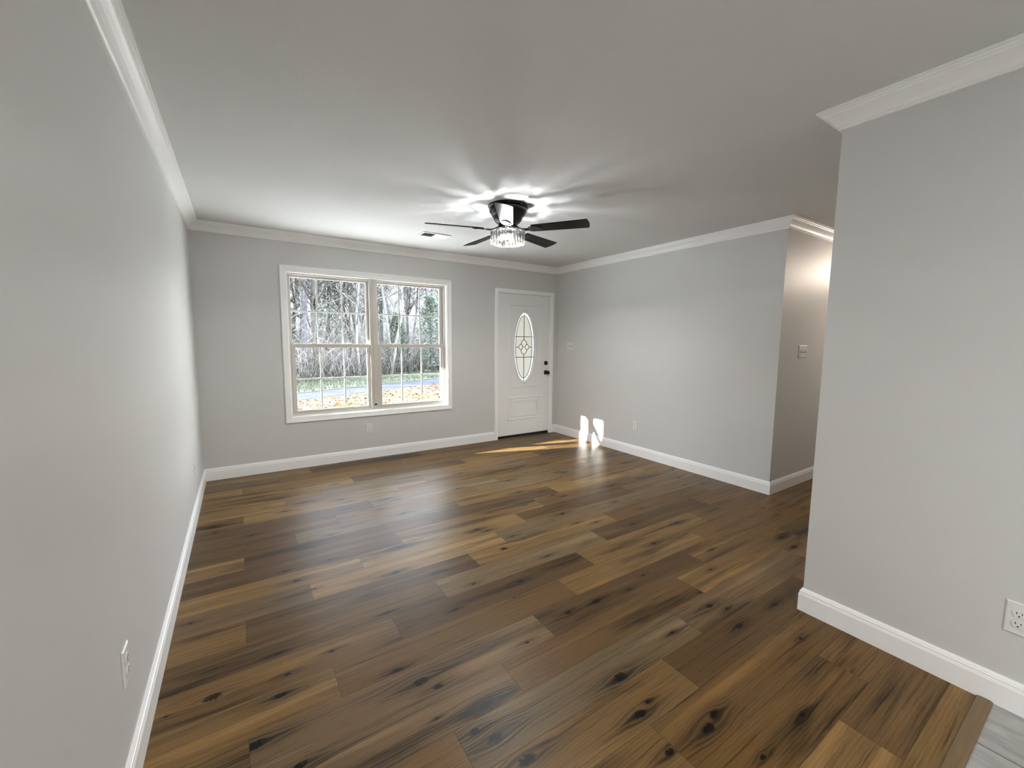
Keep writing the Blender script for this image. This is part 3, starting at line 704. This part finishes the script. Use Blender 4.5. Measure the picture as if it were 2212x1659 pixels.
for i in range(3):
    a = math.radians(-100 + 120 * i); bx, by = .050 * math.cos(a), .050 * math.sin(a)
    so_ = MB().lathe([(.013, .046), (.013, .018), (.011, .014)], 20, (bx, by, 0)).build('bulb_socket', M_black, kit)
    MB().lathe([(.008, .014), (.013, .004), (.0155, -.008), (.013, -.020), (.007, -.028), (.001, -.031)], 20, (bx, by, 0)).build('light_bulb', M_bulb, so_)
    light('fan_bulb', 'POINT', (FX + bx * 1.2, FY + by * 1.2, 2.178), 17.0, (1.0, 0.985, 0.965), shadow_soft_size=0.012)

# ------------------------------------------------------------------ outdoors
GZ = -0.5
def ground_mat(name, cols, scales, rough=.9):
    m = bpy.data.materials.new(name); m.use_nodes = True; nt = m.node_tree; B = nt.nodes['Principled BSDF']; B.inputs['Roughness'].default_value = rough
    B.inputs['Specular IOR Level'].default_value = 0.1
    tc = N(nt, 'ShaderNodeTexCoord'); prev = None
    for i, c in enumerate(cols):
        if i == 0:
            prev = N(nt, 'ShaderNodeRGB'); prev.outputs[0].default_value = (*c, 1); prev = prev.outputs[0]; continue
        nz = N(nt, 'ShaderNodeTexNoise'); nz.inputs['Scale'].default_value = scales[i - 1]; nz.inputs['Detail'].default_value = 4; nz.noise_dimensions = '4D'; nz.inputs['W'].default_value = i * 3.7
        nt.links.new(tc.outputs['Object'], nz.inputs['Vector'])
        r = N(nt, 'ShaderNodeMapRange'); r.inputs[1].default_value = .48; r.inputs[2].default_value = .62; nt.links.new(nz.outputs['Fac'], r.inputs[0])
        mx = N(nt, 'ShaderNodeMix', data_type='RGBA'); nt.links.new(r.outputs[0], mx.inputs[0]); nt.links.new(prev, mx.inputs[6]); mx.inputs[7].default_value = (*c, 1); prev = mx.outputs[2]
    nt.links.new(prev, B.inputs['Base Color']); return m
M_lawn = ground_mat('dry_lawn', [(.105, .094, .082), (.085, .064, .045), (.072, .033, .014), (.058, .066, .026)], [2.5, 9.0, .45])
M_bank = ground_mat('grassy_bank', [(.066, .066, .050), (.050, .058, .032), (.085, .078, .064)], [1.6, 6.0])
M_road = ground_mat('road_asphalt', [(.038, .038, .045), (.045, .045, .053)], [3.0])
M_bark = mat('grey_bark', (.060, .055, .050), .85, .15, var=.4, vscale=6)
M_birch = mat('pale_bark', (.16, .155, .145), .8, .15, var=.3, vscale=5)
M_lil = mat('lavender_grey_bark', (.085, .082, .095), .85, .15, var=.35, vscale=6)
M_ever = mat('evergreen_leaves', (.050, .062, .040), .7, .2, var=.4, vscale=2)
M_twig = mat('dry_brush', (.15, .138, .125), .85, .1, var=.95, vscale=9)
M_leaf = mat('dead_leaf', (.075, .033, .013), .8, .1, var=.5, vscale=3)
M_blocker = mat('sun_blocker_paint', (.75, .75, .74), .6, .3)
# road runs at about 25 degrees to the house
ra = math.radians(25.5); rd = Vector((math.cos(ra), math.sin(ra), 0)); rn = Vector((-rd.y, rd.x, 0)); rc = Vector((1.95, 9.35, 0))
def strip(a, b, z, name, m, label, cat, s0=-45, s1=60):
    p = [rc + rd * s0 + rn * a, rc + rd * s1 + rn * a, rc + rd * s1 + rn * b, rc + rd * s0 + rn * b]
    mb = MB().add([(q.x, q.y, z) for q in p] + [(q.x, q.y, z - .3) for q in p], [(0, 1, 2, 3), (7, 6, 5, 4), (0, 4, 5, 1), (1, 5, 6, 2), (2, 6, 7, 3), (3, 7, 4, 0)])
    return tag(mb.build(name, m), label, cat, kind='structure')
strip(-40, .0, GZ, 'lawn', M_lawn, 'dry straw-coloured front lawn with fallen leaves outside the window', 'lawn')
tag(MB().box(-14, 22, TH, 6.2, GZ - .2, GZ + .012).build('bounce_ground', ground_mat('bounce_ground', [(.60, .585, .55), (.54, .51, .46)], [3.0])), 'unseen pale ground in front of the house, added to bounce daylight indoors', 'ground', kind='structure')  # unseen pale ground, added to bounce daylight up to the ceiling
strip(0, 1.55, GZ + .01, 'road', M_road, 'pale grey road crossing beyond the lawn', 'road')
strip(1.55, 14, GZ + .03, 'grassy_bank', M_bank, 'green grassy bank between the road and the woods', 'bank')
tag(MB().box(-1.33, 7.5, TH, 1.5, 2.50, 2.62).build('sun_blocker', M_blocker), 'unseen white slab over the front of the house, added to cut off the sun', 'sun blocker', kind='structure')  # unseen slab, added so its end trims the top of the sun patch

def hz(d): return GZ + .03 + (0 if d < 8 else .30 * (d - 8) * min(1, (d - 8) / 6))
hm = MB(); hr = random.Random(31); hv = []; ns, nd = 60, 24
for b in range(nd):
    for a in range(ns):
        d = 8 + b * 2.0; q = rc + rd * (-60 + a * 2.4) + rn * d; hv.append((q.x, q.y, hz(d) - .05 + (hr.uniform(-.25, .25) if b else -.1)))
hm.add(hv, [(b * ns + a, b * ns + a + 1, (b + 1) * ns + a + 1, (b + 1) * ns + a) for b in range(nd - 1) for a in range(ns - 1)], True)
M_hill = ground_mat('leaf_litter', [(.060, .054, .047), (.085, .076, .066), (.045, .048, .040)], [1.4, 5.0])
tag(hm.build('hillside', M_hill), 'grey-brown wooded hillside rising behind the trees', 'hill', kind='structure')

def grow(mb, p, d, ln, r, lev, rg, maxlev, seg=4):
    pts = [p]; rad = [r]; q = Vector(p); dd = Vector(d).normalized()
    for i in range(seg):
        dd = (dd + Vector((rg.gauss(0, .10), rg.gauss(0, .10), rg.gauss(.02, .06))) * (1 + .4 * lev)).normalized()
        q = q + dd * (ln / seg); pts.append(q.copy()); rad.append(r * (1 - .75 * (i + 1) / seg) + .003)
    mb.tube(pts, rad, 5 if lev < 2 else 3)
    if lev >= maxlev: return
    nb = (10, 7, 6)[lev] if lev < 3 else 3
    for i in range(nb):
        t = rg.uniform(.22 if lev == 0 else .15, .98); k = min(int(t * seg), seg - 1); fr_ = t * seg - k
        b = pts[k].lerp(pts[k + 1], fr_); a = rg.uniform(0, 2 * PI); el = rg.uniform(.15, .9)
        nd = Vector((math.cos(a) * math.cos(el), math.sin(a) * math.cos(el), math.sin(el))) + (pts[k + 1] - pts[k]).normalized() * .35
        grow(mb, b, nd, ln * rg.uniform(.28, .50) * (1 - .35 * t), max(.006, rad[k] * rg.uniform(.3, .5)), lev + 1, rg, maxlev)
def tree_proto(seed, h, r, lean=0.0):
    rg = random.Random(seed); mb = MB(); grow(mb, Vector((0, 0, -.05)), Vector((lean, 0, 1)), h, r, 0, rg, 3, 7); return mb
def place_tree(o, x, y, rz, sc): o.location = (x, y, hz((Vector((x, y, 0)) - rc).dot(rn)) - .02); o.rotation_euler = (0, 0, rz); o.scale = (sc, sc, sc)
# the trees that can be told apart
t = tree_proto(3, 13, .19).build('bare_tree', M_lil); place_tree(t, 3.0, 17.2, .3, 1); tag(t, 'thick lavender-grey bare tree seen through the left window panes', 'tree')
t = tree_proto(8, 12, .085, -.06).build('bare_tree', M_birch); place_tree(t, 5.35, 16.6, 0, 1); tag(t, 'slim pale-barked tree seen at the right of the left-hand window', 'tree')
t = tree_proto(15, 8, .075, .25).build('bare_tree', M_birch); place_tree(t, 7.0, 17.0, .4, 1); tag(t, 'pale forked tree leaning right, seen low in the right-hand window', 'tree')
t = tree_proto(21, 12, .11).build('bare_tree', M_lil); place_tree(t, 10.7, 19.6, 1.2, 1); tag(t, 'lavender-grey tree at the right edge of the right-hand window', 'tree')
protos = [tree_proto(40 + i, h, r, ln).build('bare_tree', m) for i, (h, r, ln, m) in enumerate(((10, .075, .05, M_bark), (12, .10, -.05, M_bark), (8, .05, .15, M_birch), (9, .06, -.12, M_bark), (11, .085, 0, M_birch), (7, .045, .2, M_bark)))]
rg = random.Random(5)
NT = 130; used = 0
for i in range(NT):
    s = rg.uniform(-9, 24); dpt = 5.2 + 26 * (i / NT)**1.3 + rg.uniform(0, 1.5)
    if i < 34: s = rg.uniform(-3, 12)
    p = rc + rd * s + rn * dpt
    o = protos[used] if used < len(protos) else rg.choice(protos).copy()
    if used >= len(protos): C.objects.link(o)
    used += 1
    place_tree(o, p.x, p.y, rg.uniform(0, 6.28), rg.uniform(.8, 1.25))
    tag(o, 'slender bare winter tree in the tangled woods across the road', 'tree', 'bare trees in the woods')
# evergreens
def evergreen(seed, h, wd):
    rg = random.Random(seed); fo = MB(); tr = MB().tube([(0, 0, 0), (.05, 0, h * .5), (0, 0, h * .95)], [.06, .04, .01], 6)
    for i in range(1500):
        t = rg.random()**.8; r_ = wd * (1 - t * .85) * math.sqrt(rg.random()); a = rg.uniform(0, 2 * PI)
        c = Vector((r_ * math.cos(a), r_ * math.sin(a), .15 + h * t)); u = Vector((rg.gauss(0, 1), rg.gauss(0, 1), rg.gauss(0, .6))).normalized() * rg.uniform(.06, .13); v_ = u.orthogonal().normalized() * rg.uniform(.03, .06)
        fo.add([c - u, c + v_, c + u, c - v_], [(0, 1, 2, 3)])
    return fo, tr
EV = [(9.6, 17.9, 4.2, 1.5, 'pale evergreen bush behind the right-hand window, right of its centre'), (7.9, 18.6, 3.2, 1.1, 'small evergreen bush low behind the middle of the right-hand window'),
      (2.2, 17.6, 3.6, 1.0, 'evergreen bush beyond the leftmost panes of the window'), (4.6, 20.5, 6.5, 1.3, 'tall thin evergreen between the two pale trunks'), (12.2, 24, 8, 1.8, 'tall evergreen deep in the woods on the right')]
for i, (x, y, h, wd, lb) in enumerate(EV):
    e = tag(empty('evergreen', (x, y, hz((Vector((x, y, 0)) - rc).dot(rn)))), lb, 'tree'); fo, tr = evergreen(70 + i, h, wd); fo.build('foliage', M_ever, e, fix=False); tr.build('trunk', M_bark, e)
# brush nobody could count
br = MB(); rg = random.Random(9)
for i in range(7000):
    s = rg.uniform(-8, 22); dpt = 4.6 + abs(rg.gauss(0, 4.5)); p = rc + rd * s + rn * dpt; h = rg.uniform(.5, 2.4) * (1 if rg.random() < .75 else 2.0)
    a = Vector((p.x, p.y, hz(dpt) - .05)); l1 = Vector((rg.gauss(0, .25), rg.gauss(0, .25), .6)); l2 = Vector((rg.gauss(0, .5), rg.gauss(0, .5), .5))
    br.tube([a, a + l1 * h * .8, a + l1 * h * .8 + l2 * h * .7], [.014, .009, .003], 3)
tag(br.build('undergrowth', M_twig, fix=False), 'tangle of thin bare stems along the edge of the woods', 'undergrowth', kind='stuff')
gr = MB(); rg = random.Random(12)
for i in range(5200):
    s = rg.uniform(-6, 14); dpt = rg.uniform(1.6, 5.2); p = rc + rd * s + rn * dpt; h = rg.uniform(.05, .20); a = rg.uniform(0, PI); d = Vector((math.cos(a), math.sin(a), 0)) * .02
    b = Vector((p.x, p.y, GZ + .03)); gr.add([b - d, b + d, b + Vector((rg.gauss(0, .05), rg.gauss(0, .05), h))], [(0, 1, 2)])
tag(gr.build('bank_grass', mat('bank_grass', (.070, .078, .046), .8, .1, var=.5, vscale=2), fix=False), 'tufts of green grass on the bank across the road', 'grass', kind='stuff')
lf = MB(); rg = random.Random(14)
for i in range(5200):
    s = rg.uniform(-5, 10); dpt = -rg.uniform(.2, 5.5); p = rc + rd * s + rn * dpt; a = rg.uniform(0, 2 * PI); sz = rg.uniform(.03, .06)
    u = Vector((math.cos(a), math.sin(a), rg.uniform(-.3, .5))) * sz; v_ = Vector((-math.sin(a), math.cos(a), rg.uniform(-.2, .6))) * sz * .7; c = Vector((p.x, p.y, GZ + .025))
    lf.add([c - u, c + v_, c + u, c - v_], [(0, 1, 2, 3)])
tag(lf.build('fallen_leaves', M_leaf, fix=False), 'orange-brown fallen leaves scattered over the dry lawn', 'leaves', kind='stuff')
